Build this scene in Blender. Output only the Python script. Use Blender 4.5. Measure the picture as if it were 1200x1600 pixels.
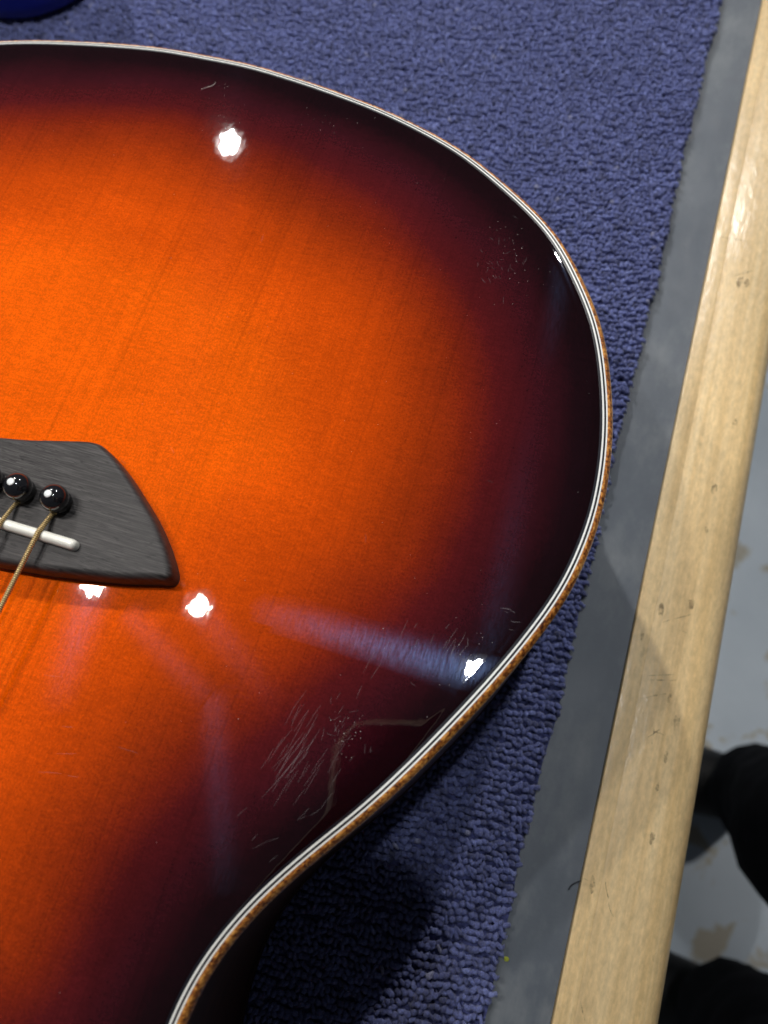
import bpy, math, random
import numpy as np
from mathutils import Vector, Matrix

for o in list(bpy.data.objects):
    bpy.data.objects.remove(o, do_unlink=True)
S = bpy.context.scene
COL = S.collection
rng = np.random.default_rng(7)
random.seed(7)

# ------------------------------------------------------------------ camera
# phone held about 20 cm above the soundboard, leaning 20 degrees off straight down
FPX = 1202.0
U = np.array([0.29667198, -0.90248551, 0.31225895])    # bench direction (along strings) in camera axes
V = np.array([0.95355671, 0.26210482, -0.14842729])    # across the bench
N = np.array([0.0521089, 0.34179083, 0.93833027])      # straight down
RW = np.array([V, U, -N])
CAM = np.array([0.147, -0.032, 0.3025])
cd = bpy.data.cameras.new('camera')
cam = bpy.data.objects.new('camera', cd)
COL.objects.link(cam)
cd.sensor_fit = 'VERTICAL'; cd.sensor_height = 24.0; cd.sensor_width = 18.0
cd.lens = 24.0 * FPX / 1600.0
cd.clip_start = 0.01; cd.clip_end = 50
cam.matrix_world = Matrix(((V[0], -V[1], -V[2], CAM[0]), (U[0], -U[1], -U[2], CAM[1]),
                           (-N[0], N[1], N[2], CAM[2]), (0, 0, 0, 1)))
cd.dof.use_dof = True; cd.dof.focus_distance = 0.232; cd.dof.aperture_fstop = cd.lens / 2.4
S.camera = cam

# ------------------------------------------------------------------ world (dim workshop room) and exposure
wd = bpy.data.worlds.new('World'); S.world = wd; wd.use_nodes = True
bg = wd.node_tree.nodes['Background']
bg.inputs[0].default_value = (0.80, 0.88, 1.0, 1); bg.inputs[1].default_value = 0.058
S.view_settings.view_transform = 'Standard'; S.view_settings.look = 'None'
S.view_settings.exposure = 0.0; S.view_settings.gamma = 1.0
S.cycles.max_bounces = 6

# LED work lamps: position, radiance, tint
LAMPS = [
    ((-0.708, 1.224, 1.30), 5000, (1.0, 0.97, 0.93)),
    ((-0.105, 0.0620, 0.60), 1270, (1.0, 0.96, 0.90)),
    ((0.176, 0.189, 1.30), 1000, (0.93, 0.97, 1.0)),
    ((-0.211, 0.0515, 0.60), 1270, (1.0, 0.96, 0.92)),
    ((0.310, 1.380, 1.30), 2700, (1.0, 0.97, 0.93)),
]
T = 0.100          # height of the soundboard above the carpet backing

def W(p, z):
    """a sight line of the phone met with the horizontal plane at height z"""
    r = RW @ np.array([(p[0] - 600) / FPX, (p[1] - 800) / FPX, 1.0])
    return CAM + r * ((z - CAM[2]) / r[2])

# ------------------------------------------------------------------ helpers
def mesh(name, verts, faces, mat, parent=None, smooth=True):
    me = bpy.data.meshes.new(name)
    me.from_pydata([tuple(map(float, v)) for v in verts], [], [tuple(map(int, f)) for f in faces])
    me.update()
    if smooth:
        me.polygons.foreach_set('use_smooth', [True] * len(me.polygons))
    o = bpy.data.objects.new(name, me)
    COL.objects.link(o)
    for m in (mat if isinstance(mat, (list, tuple)) else [mat]):
        if m: me.materials.append(m)
    if parent is not None: o.parent = parent
    return o

def fastmesh(name, verts, quads, mat, parent=None, smooth=True):
    verts = np.asarray(verts, np.float32); quads = np.asarray(quads, np.int32)
    me = bpy.data.meshes.new(name)
    me.vertices.add(len(verts)); me.vertices.foreach_set('co', verts.ravel())
    k = quads.shape[1]
    me.loops.add(quads.size); me.loops.foreach_set('vertex_index', quads.ravel())
    me.polygons.add(len(quads))
    me.polygons.foreach_set('loop_start', np.arange(0, quads.size, k, dtype=np.int32))
    me.polygons.foreach_set('loop_total', np.full(len(quads), k, np.int32))
    if smooth: me.polygons.foreach_set('use_smooth', np.ones(len(quads), bool))
    me.update(calc_edges=True); me.validate()
    o = bpy.data.objects.new(name, me); COL.objects.link(o)
    me.materials.append(mat)
    if parent is not None: o.parent = parent
    return o

def empty(name, loc, label, cat, group=None):
    o = bpy.data.objects.new(name, None); COL.objects.link(o)
    o.location = loc; o.empty_display_size = 0.02
    tag(o, label, cat, group); return o

def tag(o, label=None, cat=None, group=None, kind=None):
    if label: o['label'] = label
    if cat: o['category'] = cat
    if group: o['group'] = group
    if kind: o['kind'] = kind
    return o

def tube(path, rad, sides=10, caps=True):
    path = [np.array(p, float) for p in path]
    n = len(path); rad = rad if hasattr(rad, '__len__') else [rad] * n
    vs = []; fs = []; prev = None
    for i, p in enumerate(path):
        t = path[min(i + 1, n - 1)] - path[max(i - 1, 0)]; t /= np.linalg.norm(t)
        a = np.cross(t, [0, 0, 1.0]) if prev is None else prev - t * (prev @ t)
        if np.linalg.norm(a) < 1e-6: a = np.cross(t, [0, 1.0, 0])
        a /= np.linalg.norm(a); prev = a; b = np.cross(t, a)
        for k in range(sides):
            an = 2 * math.pi * k / sides
            vs.append(p + (a * math.cos(an) + b * math.sin(an)) * rad[i])
    for i in range(n - 1):
        for k in range(sides):
            k2 = (k + 1) % sides
            fs.append((i * sides + k, i * sides + k2, (i + 1) * sides + k2, (i + 1) * sides + k))
    if caps:
        fs.append(tuple(range(sides))[::-1]); fs.append(tuple((n - 1) * sides + k for k in range(sides)))
    return vs, fs

def lathe(profile, c=(0, 0, 0), seg=32):
    vs = []; fs = []
    m = len(profile)
    for r, z in profile:
        for k in range(seg):
            a = 2 * math.pi * k / seg
            vs.append((c[0] + r * math.cos(a), c[1] + r * math.sin(a), c[2] + z))
    for i in range(m - 1):
        for k in range(seg):
            k2 = (k + 1) % seg
            fs.append((i * seg + k, i * seg + k2, (i + 1) * seg + k2, (i + 1) * seg + k))
    fs.append(tuple(range(seg))[::-1]); fs.append(tuple((m - 1) * seg + k for k in range(seg)))
    return vs, fs

def box(x0, x1, y0, y1, z0, z1):
    v = [(x, y, z) for z in (z0, z1) for y in (y0, y1) for x in (x0, x1)]
    f = [(0, 2, 3, 1), (4, 5, 7, 6), (0, 1, 5, 4), (2, 6, 7, 3), (0, 4, 6, 2), (1, 3, 7, 5)]
    return v, f

def catmull(pts, per=12):
    P = np.array(pts, float); out = []
    E = np.vstack([2 * P[0] - P[1], P, 2 * P[-1] - P[-2]])
    for i in range(1, len(E) - 2):
        a, b, c, d = E[i - 1], E[i], E[i + 1], E[i + 2]
        for k in range(per):
            t = k / per
            out.append(0.5 * (2 * b + (c - a) * t + (2 * a - 5 * b + 4 * c - d) * t * t + (-a + 3 * b - 3 * c + d) * t ** 3))
    out.append(P[-1]); return np.array(out)

def resample(P, n):
    s = np.concatenate([[0], np.cumsum(np.linalg.norm(np.diff(P, axis=0), axis=1))])
    q = np.linspace(0, s[-1], n)
    return np.stack([np.interp(q, s, P[:, k]) for k in range(P.shape[1])], 1)

def smooth_open(P, it):
    P = P.copy()
    for _ in range(it):
        P[1:-1] = 0.25 * P[:-2] + 0.5 * P[1:-1] + 0.25 * P[2:]
    return P

# ------------------------------------------------------------------ node material helpers
class M:
    def __init__(self, name):
        self.m = bpy.data.materials.new(name); self.m.use_nodes = True
        self.nt = self.m.node_tree; self.N = self.nt.nodes; self.L = self.nt.links
        self.b = self.N['Principled BSDF']; self.out = self.N['Material Output']
    def n(self, t, **kw):
        x = self.N.new(t)
        for k, v in kw.items():
            if k.startswith('i_'):
                x.inputs[k[2:].replace('_', ' ')].default_value = v
            else: setattr(x, k, v)
        return x
    def link(self, a, b): self.L.new(a, b)
    def coords(self, scale=(1, 1, 1), kind='Object', rot=(0, 0, 0)):
        tc = self.n('ShaderNodeTexCoord'); mp = self.n('ShaderNodeMapping')
        mp.inputs['Scale'].default_value = scale; mp.inputs['Rotation'].default_value = rot
        self.link(tc.outputs[kind], mp.inputs[0]); return mp.outputs[0]
    def noise(self, vec, scale, detail=3, rough=0.5, dist=0.0):
        x = self.n('ShaderNodeTexNoise'); x.inputs['Scale'].default_value = scale
        x.inputs['Detail'].default_value = detail; x.inputs['Roughness'].default_value = rough
        x.inputs['Distortion'].default_value = dist
        if vec is not None: self.link(vec, x.inputs['Vector'])
        return x.outputs['Fac']
    def ramp(self, fac, stops, interp='LINEAR'):
        x = self.n('ShaderNodeValToRGB'); cr = x.color_ramp; cr.interpolation = interp
        while len(cr.elements) < len(stops): cr.elements.new(0.5)
        for e, (p, c) in zip(cr.elements, stops):
            e.position = p; e.color = (c, c, c, 1) if isinstance(c, (int, float)) else (*c, 1)
        self.link(fac, x.inputs[0]); return x.outputs[0]
    def math(self, op, a, b=None, c=None):
        x = self.n('ShaderNodeMath', operation=op)
        for i, q in enumerate((a, b, c)):
            if q is None: continue
            if isinstance(q, (int, float)): x.inputs[i].default_value = q
            else: self.link(q, x.inputs[i])
        return x.outputs[0]
    def mix(self, fac, a, b, blend='MIX'):
        x = self.n('ShaderNodeMix', data_type='RGBA', blend_type=blend)
        for i, q in ((0, fac), (6, a), (7, b)):
            if isinstance(q, (int, float)): x.inputs[i].default_value = q
            elif isinstance(q, tuple): x.inputs[i].default_value = (*q, 1)
            else: self.link(q, x.inputs[i])
        return x.outputs[2]
    def bump(self, h, strength, dist, to=None):
        x = self.n('ShaderNodeBump'); x.inputs['Strength'].default_value = strength
        x.inputs['Distance'].default_value = dist; self.link(h, x.inputs['Height'])
        self.link(x.outputs[0], to if to is not None else self.b.inputs['Normal']); return x.outputs[0]
    def set(self, **kw):
        for k, v in kw.items():
            i = self.b.inputs[k.replace('_', ' ')]
            i.default_value = (*v, 1) if isinstance(v, tuple) else v
        return self
    def col(self, c): self.link(c, self.b.inputs['Base Color'])

# -- lacquered sunburst spruce
m = M('sunburst_spruce'); m.set(Roughness=0.55, Specular_IOR_Level=0.0)
at = m.n('ShaderNodeAttribute', attribute_name='burst')
speck = m.noise(m.coords(), 1500, 2, 0.6)
jit = m.math('MULTIPLY_ADD', speck, 0.16, -0.08)
big = m.math('MULTIPLY_ADD', m.noise(m.coords(), 28, 3), 0.16, -0.08)
s = m.math('ADD', m.math('ADD', at.outputs['Fac'], jit), big)
s = m.math('MULTIPLY', s, 0.5)
burst = m.ramp(s, [(0.0, (0.005, 0.0012, 0.002)), (0.12, (0.010, 0.0018, 0.0034)), (0.24, (0.040, 0.0042, 0.0078)), (0.38, (0.082, 0.0064, 0.0074)),
                   (0.49, (0.180, 0.0150, 0.0036)), (0.58, (0.31, 0.031, 0.002)), (0.70, (0.52, 0.057, 0.001)), (0.86, (0.70, 0.083, 0.001)), (1.0, (0.83, 0.112, 0.001))])
# winter growth lines along the strings, silk across them
wob = m.n('ShaderNodeVectorMath', operation='ADD')
tcw = m.n('ShaderNodeTexCoord'); m.link(tcw.outputs['Object'], wob.inputs[0])
wc = m.n('ShaderNodeCombineXYZ'); m.link(m.math('MULTIPLY_ADD', m.noise(m.coords((5, 9, 1)), 1.0, 2), 0.006, -0.003), wc.inputs[0]); m.link(wc.outputs[0], wob.inputs[1])
mpg = m.n('ShaderNodeMapping'); mpg.inputs['Scale'].default_value = (980, 4.5, 1); m.link(wob.outputs[0], mpg.inputs[0])
lines = m.noise(mpg.outputs[0], 1.0, 2, 0.55)
grain = m.ramp(lines, [(0.28, 0.85), (0.46, 0.985), (0.70, 1.03)])
broad = m.ramp(m.noise(m.coords((90, 2.6, 1)), 1.0, 4, 0.6), [(0.3, 0.93), (0.7, 1.04)])
silk = m.ramp(m.noise(m.coords((260, 900, 1), rot=(0, 0, 0.06)), 1.0, 5, 0.72, 0.8), [(0.25, 0.78), (0.75, 1.18)])
pore = m.ramp(m.noise(m.coords((1900, 1300, 1)), 1.0, 3, 0.7), [(0.3, 0.74), (0.7, 1.20)])
amb = m.ramp(m.noise(m.coords((14, 22, 1)), 1.0, 5, 0.6, 0.4), [(0.3, 0.82), (0.7, 1.12)])
c = m.mix(1.0, burst, grain, 'MULTIPLY'); c = m.mix(1.0, c, amb, 'MULTIPLY'); c = m.mix(1.0, c, broad, 'MULTIPLY')
c = m.mix(1.0, c, silk, 'MULTIPLY'); c = m.mix(1.0, c, pore, 'MULTIPLY')
m.col(c)
m.set(Coat_Weight=1.0, Coat_Roughness=0.014, Coat_IOR=1.52)
wav = m.math('ADD', m.noise(m.coords(), 55, 3), m.math('MULTIPLY', m.noise(m.coords((700, 60, 1)), 1.0, 2), 0.05))
m.bump(wav, 0.30, 0.00022, m.b.inputs['Coat Normal'])
# lamp glare painted over buffing haze: a weak blue lobe along set streaks
hz = m.n('ShaderNodeAttribute', attribute_name='glare_haze'); tg = m.n('ShaderNodeAttribute', attribute_name='glare_tangent')
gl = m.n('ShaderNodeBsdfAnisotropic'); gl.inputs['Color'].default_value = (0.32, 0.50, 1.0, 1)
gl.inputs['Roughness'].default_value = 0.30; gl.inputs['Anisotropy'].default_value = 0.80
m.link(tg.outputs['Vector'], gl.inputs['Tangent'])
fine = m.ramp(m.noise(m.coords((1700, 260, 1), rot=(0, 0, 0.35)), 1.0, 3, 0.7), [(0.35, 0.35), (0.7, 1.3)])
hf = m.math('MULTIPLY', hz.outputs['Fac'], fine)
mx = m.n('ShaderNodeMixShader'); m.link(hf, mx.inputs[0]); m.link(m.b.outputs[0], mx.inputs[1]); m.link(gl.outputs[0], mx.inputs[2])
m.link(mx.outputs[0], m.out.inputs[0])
MAT_TOP = m.m

def plain(name, col, rough, coat=0.0, coat_r=0.05, metal=0.0, spec=0.5):
    k = M(name).set(Base_Color=col, Roughness=rough, Metallic=metal, Specular_IOR_Level=spec)
    if coat: k.set(Coat_Weight=coat, Coat_Roughness=coat_r)
    return k

def lined(name, col, var, rough, coat):
    k = plain(name, col, rough, coat)
    n_ = k.ramp(k.noise(k.coords(), 260, 3), [(0.3, 1 - var), (0.7, 1 + var * 0.5)])
    k.col(k.mix(1.0, col, n_, 'MULTIPLY')); return k.m
MAT_WHITE = lined('ivory_plastic', (0.92, 0.93, 0.90), 0.03, 0.35, 1.0)
MAT_BLACKL = lined('black_plastic_line', (0.006, 0.006, 0.012), 0.3, 0.35, 1.0)
MAT_BONE = lined('bone', (0.78, 0.77, 0.70), 0.07, 0.35, 0.25)

# figured koa-like binding: short flecks
m = M('figured_wood_binding'); m.set(Roughness=0.5, Coat_Weight=1.0, Coat_Roughness=0.04)
fl = m.noise(m.coords(), 1000, 2, 0.6, 0.3); fl2 = m.noise(m.coords(), 240, 3)
f = m.math('ADD', m.math('MULTIPLY', fl, 0.75), m.math('MULTIPLY', fl2, 0.25))
m.col(m.ramp(f, [(0.37, (0.06, 0.014, 0.004)), (0.45, (0.30, 0.085, 0.012)), (0.52, (0.50, 0.18, 0.026)), (0.62, (0.78, 0.38, 0.085))]))
MAT_BIND = m.m

m = M('dark_side_wood'); m.set(Roughness=0.5, Specular_IOR_Level=0.25)
m.col(m.ramp(m.noise(m.coords((12, 12, 160)), 1.0, 4), [(0.3, (0.016, 0.006, 0.003)), (0.7, (0.048, 0.017, 0.007))]))
MAT_SIDE = m.m

# ebony bridge: grain along its length, open pores
m = M('ebony'); m.set(Roughness=0.5, Specular_IOR_Level=0.28)
g = m.noise(m.coords((90, 2300, 300), rot=(0, 0, 0.04)), 1.0, 5, 0.7, 0.2)
p = m.ramp(m.noise(m.coords((330, 2200, 900), rot=(0, 0, 0.03)), 1.0, 2, 0.5), [(0.62, 1.0), (0.68, 0.30)])
c = m.ramp(g, [(0.34, (0.011, 0.010, 0.010)), (0.5, (0.034, 0.031, 0.031)), (0.66, (0.086, 0.079, 0.078))])
m.col(m.mix(1.0, c, p, 'MULTIPLY'))
m.link(m.ramp(g, [(0.3, 0.42), (0.7, 0.60)]), m.b.inputs['Roughness'])
m.bump(m.math('ADD', g, p), 0.3, 0.00008)
MAT_EBONY = m.m

MAT_PEARL = plain('pearl_dot', (0.85, 0.88, 0.88), 0.25, 1.0, 0.03).m
MAT_PIN = plain('black_pin_plastic', (0.008, 0.008, 0.010), 0.10, 1.0, 0.03).m
m = M('bronze_wound_string'); m.set(Metallic=0.65, Roughness=0.42)
wv = m.n('ShaderNodeTexWave', wave_type='BANDS', bands_direction='Y', wave_profile='SIN')
wv.inputs['Scale'].default_value = 1.0; m.link(m.coords((1, 560, 1)), wv.inputs['Vector'])
m.bump(wv.outputs['Fac'], 0.9, 0.00025)
m.col(m.ramp(wv.outputs['Fac'], [(0.0, (0.30, 0.18, 0.06)), (0.45, (0.88, 0.66, 0.32))]))
MAT_STRING = m.m
MAT_STEEL = plain('plain_steel', (0.62, 0.62, 0.62), 0.25, metal=1.0).m

# carpet
m = M('carpet_yarn'); m.set(Roughness=0.9, Specular_IOR_Level=0.12)
at = m.n('ShaderNodeAttribute', attribute_name='tone')
c = m.ramp(at.outputs['Fac'], [(0.0, (0.076, 0.088, 0.215)), (0.35, (0.138, 0.165, 0.410)), (0.65, (0.190, 0.230, 0.560)), (0.9, (0.275, 0.330, 0.730)), (1.0, (0.34, 0.36, 0.58))])
fz = m.noise(m.coords(), 1300, 4, 0.75)
c = m.mix(1.0, c, m.ramp(fz, [(0.3, 0.50), (0.7, 1.30)]), 'MULTIPLY'); m.col(c)
m.set(Sheen_Weight=0.25, Sheen_Roughness=0.5)
m.bump(fz, 1.0, 0.0010)
MAT_YARN = m.m
m = M('carpet_backing'); m.set(Roughness=0.95, Specular_IOR_Level=0.05)
bk = m.noise(m.coords((1, 1.5, 1)), 330, 3, 0.6)
m.col(m.ramp(bk, [(0.35, (0.020, 0.022, 0.055)), (0.65, (0.105, 0.122, 0.310))])); m.bump(bk, 1.0, 0.0025)
MAT_BACK = m.m

# rubber bench top
m = M('grey_rubber'); m.set(Roughness=0.5, Specular_IOR_Level=0.45)
a = m.noise(m.coords((1, 0.6, 1)), 22, 5, 0.6); b_ = m.noise(m.coords((1, 0.5, 1)), 95, 4, 0.65)
fm = m.math('ADD', m.math('MULTIPLY', a, 0.6), m.math('MULTIPLY', b_, 0.4))
c = m.ramp(fm, [(0.34, (0.068, 0.084, 0.108)), (0.5, (0.102, 0.120, 0.146)), (0.66, (0.190, 0.208, 0.224))])
m.col(c); m.link(m.ramp(b_, [(0.3, 0.42), (0.7, 0.62)]), m.b.inputs['Roughness'])
m.bump(m.noise(m.coords(), 700, 3), 0.25, 0.0002)
MAT_RUBBER = m.m

# maple edging with worn lacquer
def maple(name, shift):
    m = M(name); m.set(Roughness=0.45)
    g1 = m.noise(m.coords((260, 5 + shift, 120)), 1.0, 4, 0.6, 0.15)
    g2 = m.noise(m.coords((34, 10, 20)), 1.0 + shift * 0.05, 4)
    curl = m.noise(m.coords((620, 230, 300)), 1.0, 4, 0.7)
    c = m.ramp(g1, [(0.28, (0.72, 0.490, 0.215)), (0.5, (0.83, 0.600, 0.300)), (0.72, (0.90, 0.690, 0.385))])
    c = m.mix(1.0, c, m.ramp(g2, [(0.3, 0.80), (0.7, 1.08)]), 'MULTIPLY')
    c = m.mix(1.0, c, m.ramp(curl, [(0.30, 0.80), (0.55, 1.0), (0.72, 1.14)]), 'MULTIPLY')
    grime = m.ramp(m.noise(m.coords((60, 26, 40)), 1.0, 5, 0.65, 0.5), [(0.64, 0.0), (0.74, 1.0)])
    c = m.mix(m.math('MULTIPLY', grime, 0.55), c, (0.22, 0.155, 0.075))
    m.col(c)
    wear = m.ramp(m.noise(m.coords((45, 16, 30)), 1.0, 4, 0.6, 0.3), [(0.38, 0.08), (0.56, 0.65)])
    m.link(wear, m.b.inputs['Coat Weight']); m.set(Coat_Roughness=0.20)
    h = m.math('ADD', m.noise(m.coords((420, 160, 300)), 1.0, 3, 0.6), m.noise(m.coords((70, 70, 60)), 1.0, 3))
    m.bump(h, 0.30, 0.0005, m.b.inputs['Coat Normal']); m.bump(h, 0.12, 0.0004)
    return m.m
MAT_MAPLE = maple('worn_maple', 0.0); MAT_MAPLE2 = maple('worn_maple_strip', 3.0)

# painted concrete floor
m = M('painted_concrete'); m.set(Roughness=0.5)
st = m.noise(m.coords((1, 1, 1)), 16, 4, 0.55, 0.4)
base = m.ramp(m.noise(m.coords(), 5, 4), [(0.3, (0.40, 0.47, 0.54)), (0.7, (0.54, 0.61, 0.68))])
st = m.math('ADD', st, m.math('MULTIPLY_ADD', m.noise(m.coords(), 3.1, 2), 0.30, -0.15))
tan = m.ramp(st, [(0.575, 0.0), (0.63, 1.0)])
c = m.mix(m.math('MULTIPLY', tan, 0.75), base, (0.33, 0.27, 0.16))
m.col(c); MAT_FLOOR = m.m

m = M('black_cotton'); m.set(Roughness=0.95, Specular_IOR_Level=0.1)
m.col(m.ramp(m.noise(m.coords(), 60, 3), [(0.3, (0.006, 0.006, 0.008)), (0.7, (0.012, 0.012, 0.015))])); MAT_CLOTH = m.m
MAT_SHOE = plain('black_shoe', (0.010, 0.010, 0.011), 0.6).m
MAT_SKIN = plain('skin', (0.45, 0.27, 0.19), 0.5).m
MAT_HAIR = plain('dark_hair', (0.02, 0.015, 0.012), 0.6).m
m = M('deep_blue_plastic'); m.set(Base_Color=(0.004, 0.010, 0.23), Roughness=0.38, Subsurface_Weight=0.0)
m.bump(m.noise(m.coords(), 300, 2), 0.1, 0.0002); MAT_BLUE = m.m
MAT_HOUSING = plain('lamp_housing', (0.03, 0.03, 0.032), 0.5).m
m = M('clear_case_rim'); m.set(Base_Color=(0.90, 0.80, 0.66), Roughness=0.3)
tr = m.n('ShaderNodeBsdfTranslucent'); tr.inputs[0].default_value = (0.95, 0.86, 0.72, 1)
mx = m.n('ShaderNodeMixShader'); mx.inputs[0].default_value = 0.88
m.link(m.b.outputs[0], mx.inputs[1]); m.link(tr.outputs[0], mx.inputs[2]); m.link(mx.outputs[0], m.out.inputs[0]); MAT_RIM = m.m
MAT_PHONE = plain('phone_back', (0.012, 0.012, 0.014), 0.35).m
MAT_SCREEN = plain('phone_glass', (0.010, 0.010, 0.012), 0.08).m
MAT_ROSE = plain('rosewood', (0.03, 0.014, 0.008), 0.45).m
MAT_DARK = plain('inside_dark', (0.02, 0.012, 0.007), 0.9).m
m = M('fine_scratch'); m.set(Base_Color=(0.75, 0.70, 0.74), Roughness=0.25, Alpha=0.17); MAT_SCR = m.m
m = M('dust'); m.set(Base_Color=(0.8, 0.78, 0.74), Roughness=0.8, Alpha=0.6); MAT_DUST = m.m
m = M('grimy_nick'); m.set(Base_Color=(0.17, 0.125, 0.07), Roughness=0.7)
m.link(m.ramp(m.noise(m.coords(), 500, 3, 0.6), [(0.38, 0.0), (0.65, 0.55)]), m.b.inputs['Alpha']); MAT_NICK = m.m
MAT_LINT = plain('yellow_green_lint', (0.45, 0.50, 0.06), 0.9).m
MAT_FIBRE = plain('dark_fibre', (0.02, 0.022, 0.03), 0.8).m

# ------------------------------------------------------------------ setting: floor and bench
v_, f_ = box(-3, 3, -3, 3, -0.95, -0.90)
tag(mesh('floor', v_, f_, MAT_FLOOR, smooth=False), kind='structure')

RX0, RX1 = 0.2072, 0.2432
bench = empty('workbench', (-0.3, 0.2, -0.9), 'workbench with grey rubber top and worn maple edging along its front', 'workbench')
off = np.array(bench.location)
def loc(vs): return [tuple(np.array(q) - off) for q in vs]
def bpart(name, vf, mat, smooth=False):
    o = mesh(name, [tuple(np.array(q) - off) for q in vf[0]], vf[1], mat, bench, smooth); return o
bpart('rubber_top', box(-0.75, RX0 - 0.0002, -0.55, 0.95, -0.034, -0.0020), MAT_RUBBER)
# narrow inner strip of the edging, slightly rounded arrises
def strip(x0, x1, ztop, rl, rr, mat, name, y0=-0.55, y1=0.95, zb=-0.034, seg=8):
    prof = [(x0, zb)]
    for k in range(seg + 1):
        a = math.pi - k / seg * math.pi / 2
        prof.append((x0 + rl + rl * math.cos(a), ztop - rl + rl * math.sin(a)))
    for k in range(seg + 1):
        a = math.pi / 2 - k / seg * math.pi / 2
        prof.append((x1 - rr + rr * math.cos(a), ztop - rr + rr * math.sin(a)))
    prof.append((x1, zb))
    m_ = len(prof); vs = []; fs = []
    ys = np.linspace(y0, y1, 60)
    for y in ys:
        for x, z in prof: vs.append((x, y, z))
    for i in range(len(ys) - 1):
        for k in range(m_ - 1):
            fs.append((i * m_ + k, (i + 1) * m_ + k, (i + 1) * m_ + k + 1, i * m_ + k + 1))
    fs.append(tuple(range(m_))); fs.append(tuple((len(ys) - 1) * m_ + k for k in range(m_))[::-1])
    return bpart(name, (vs, fs), mat, True)
strip(RX0, RX0 + 0.0066, 0.0002, 0.0006, 0.00006, MAT_MAPLE2, 'edging_strip')
strip(RX0 + 0.00662, RX1, 0.0002, 0.00006, 0.011, MAT_MAPLE, 'edging_bullnose')
bpart('apron', box(0.16, 0.185, -0.5, 0.9, -0.13, -0.0341), MAT_MAPLE)
for y in (-0.45, 0.85):
    for x in (-0.68, 0.10):
        bpart('leg', box(x, x + 0.07, y - 0.035, y + 0.035, -0.899, -0.0342), MAT_MAPLE)

# nicks and pencil-dark scratches on the edging
def ribbons(segs, z, width):
    vs = []; fs = []
    for pts in segs:
        pts = np.array(pts, float); n = len(pts); b0 = len(vs)
        for i in range(n):
            t = pts[min(i + 1, n - 1)] - pts[max(i - 1, 0)]
            nn = np.array([-t[1], t[0]]); nn /= np.linalg.norm(nn) + 1e-9
            w = width * (0.25 + 0.75 * math.sin(math.pi * (i + 0.35) / (n - 0.3)))
            vs.append((*(pts[i] + nn * w / 2), z)); vs.append((*(pts[i] - nn * w / 2), z))
        for i in range(n - 1):
            a = b0 + 2 * i; fs.append((a, a + 1, a + 3, a + 2))
    return vs, fs
nick = []
def pxline(a, b, z, n=5, wob=0.0):
    A, B = W(a, z)[:2], W(b, z)[:2]
    return [A + (B - A) * t + rng.normal(0, wob, 2) for t in np.linspace(0, 1, n)]
for a, b in [((1120, 370), (1168, 378)), ((1145, 432), (1178, 424)), ((1010, 1056), (1052, 1054)), ((1012, 1063), (1056, 1063)),
             ((998, 1092), (1040, 1084)), ((1020, 1142), (1040, 1150)), ((1012, 1152), (1030, 1140)), ((1022, 1135), (1018, 1165)),
             ((946, 1378), (952, 1420)), ((952, 1420), (958, 1432)), ((912, 1372), (938, 1384)), ((1036, 972), (1080, 960)),
             ((905, 1560), (914, 1595)), ((1062, 985), (1075, 990))]:
    nick.append(pxline(a, b, 0.0, 6, 0.00008))
v_, f_ = ribbons(nick, 0.0005, 0.00042); bpart('nicks', (v_, f_), MAT_NICK)['kind'] = 'stuff'
spots = []
for p, r in [((1156, 440), .0018), ((1165, 445), .0014), ((1080, 944), .0017), ((1032, 953), .0014), ((1018, 1308), .0012), ((1056, 1130), .0014), ((1040, 1182), .0010),
             ((1027, 1230), .0009), ((1104, 827), .0010), ((1046, 1090), .0012), ((1148, 660), .0012), ((925, 1382), .0014), ((1115, 765), .0015), ((1003, 994), .0008)]:
    c0 = W(p, 0.0)[:2]; spots.append((c0, r))
vs = []; fs = []
for c0, r in spots:
    b0 = len(vs); k = 9
    for i in range(k):
        a = 2 * math.pi * i / k; q = r * (0.55 + 0.7 * rng.random())
        vs.append((c0[0] + q * 0.8 * math.cos(a), c0[1] + q * 2.2 * math.sin(a), 0.00048))
    fs.append(tuple(range(b0, b0 + k)))
bpart('stains', (vs, fs), MAT_NICK)['kind'] = 'stuff'

# ------------------------------------------------------------------ guitar outline
CX = 0.0
edge_px = [(250, 67), (300, 75.3), (390, 92.5), (450, 110), (500, 126), (550, 144), (600, 163), (667, 195), (733, 233), (800, 287),
           (850, 333), (883, 373), (912, 427), (942, 497), (955, 561), (961, 632), (961, 681), (957, 730), (946, 794), (931, 842), (906, 902),
           (880, 947), (833, 1010), (790, 1062), (747, 1110), (687, 1173), (633, 1227), (567, 1287), (500, 1340), (425, 1405), (380, 1452),
           (345, 1495), (320, 1532), (300, 1570), (287, 1597)]
right = [tuple(W(p, T)[:2]) for p in edge_px]
right = [(0.0, right[1][1])] + [q for q in right if q[0] > 0.012]
right += [(.1080, -.112), (.1105, -.128), (.1155, -.150), (.1215, -.175), (.1245, -.198), (.1235, -.222), (.1165, -.246), (.1000, -.267),
          (.0740, -.281), (.0380, -.2875), (0.0, -.289)]
half = smooth_open(resample(catmull(right, 10), 420), 30)
outline = np.vstack([half, (half * [-1, 1])[::-1][1:-1]])        # clockwise from the tail
NO = len(outline)

def offset(P, d):
    t = np.roll(P, -1, 0) - np.roll(P, 1, 0); t /= np.linalg.norm(t, axis=1)[:, None]
    nn = np.stack([t[:, 1], -t[:, 0]], 1)     # candidate inward normal
    c = P.mean(0)
    if ((P + nn * 0.001 - c) ** 2).sum() > ((P - c) ** 2).sum(): nn = -nn
    return P + nn * d

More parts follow.
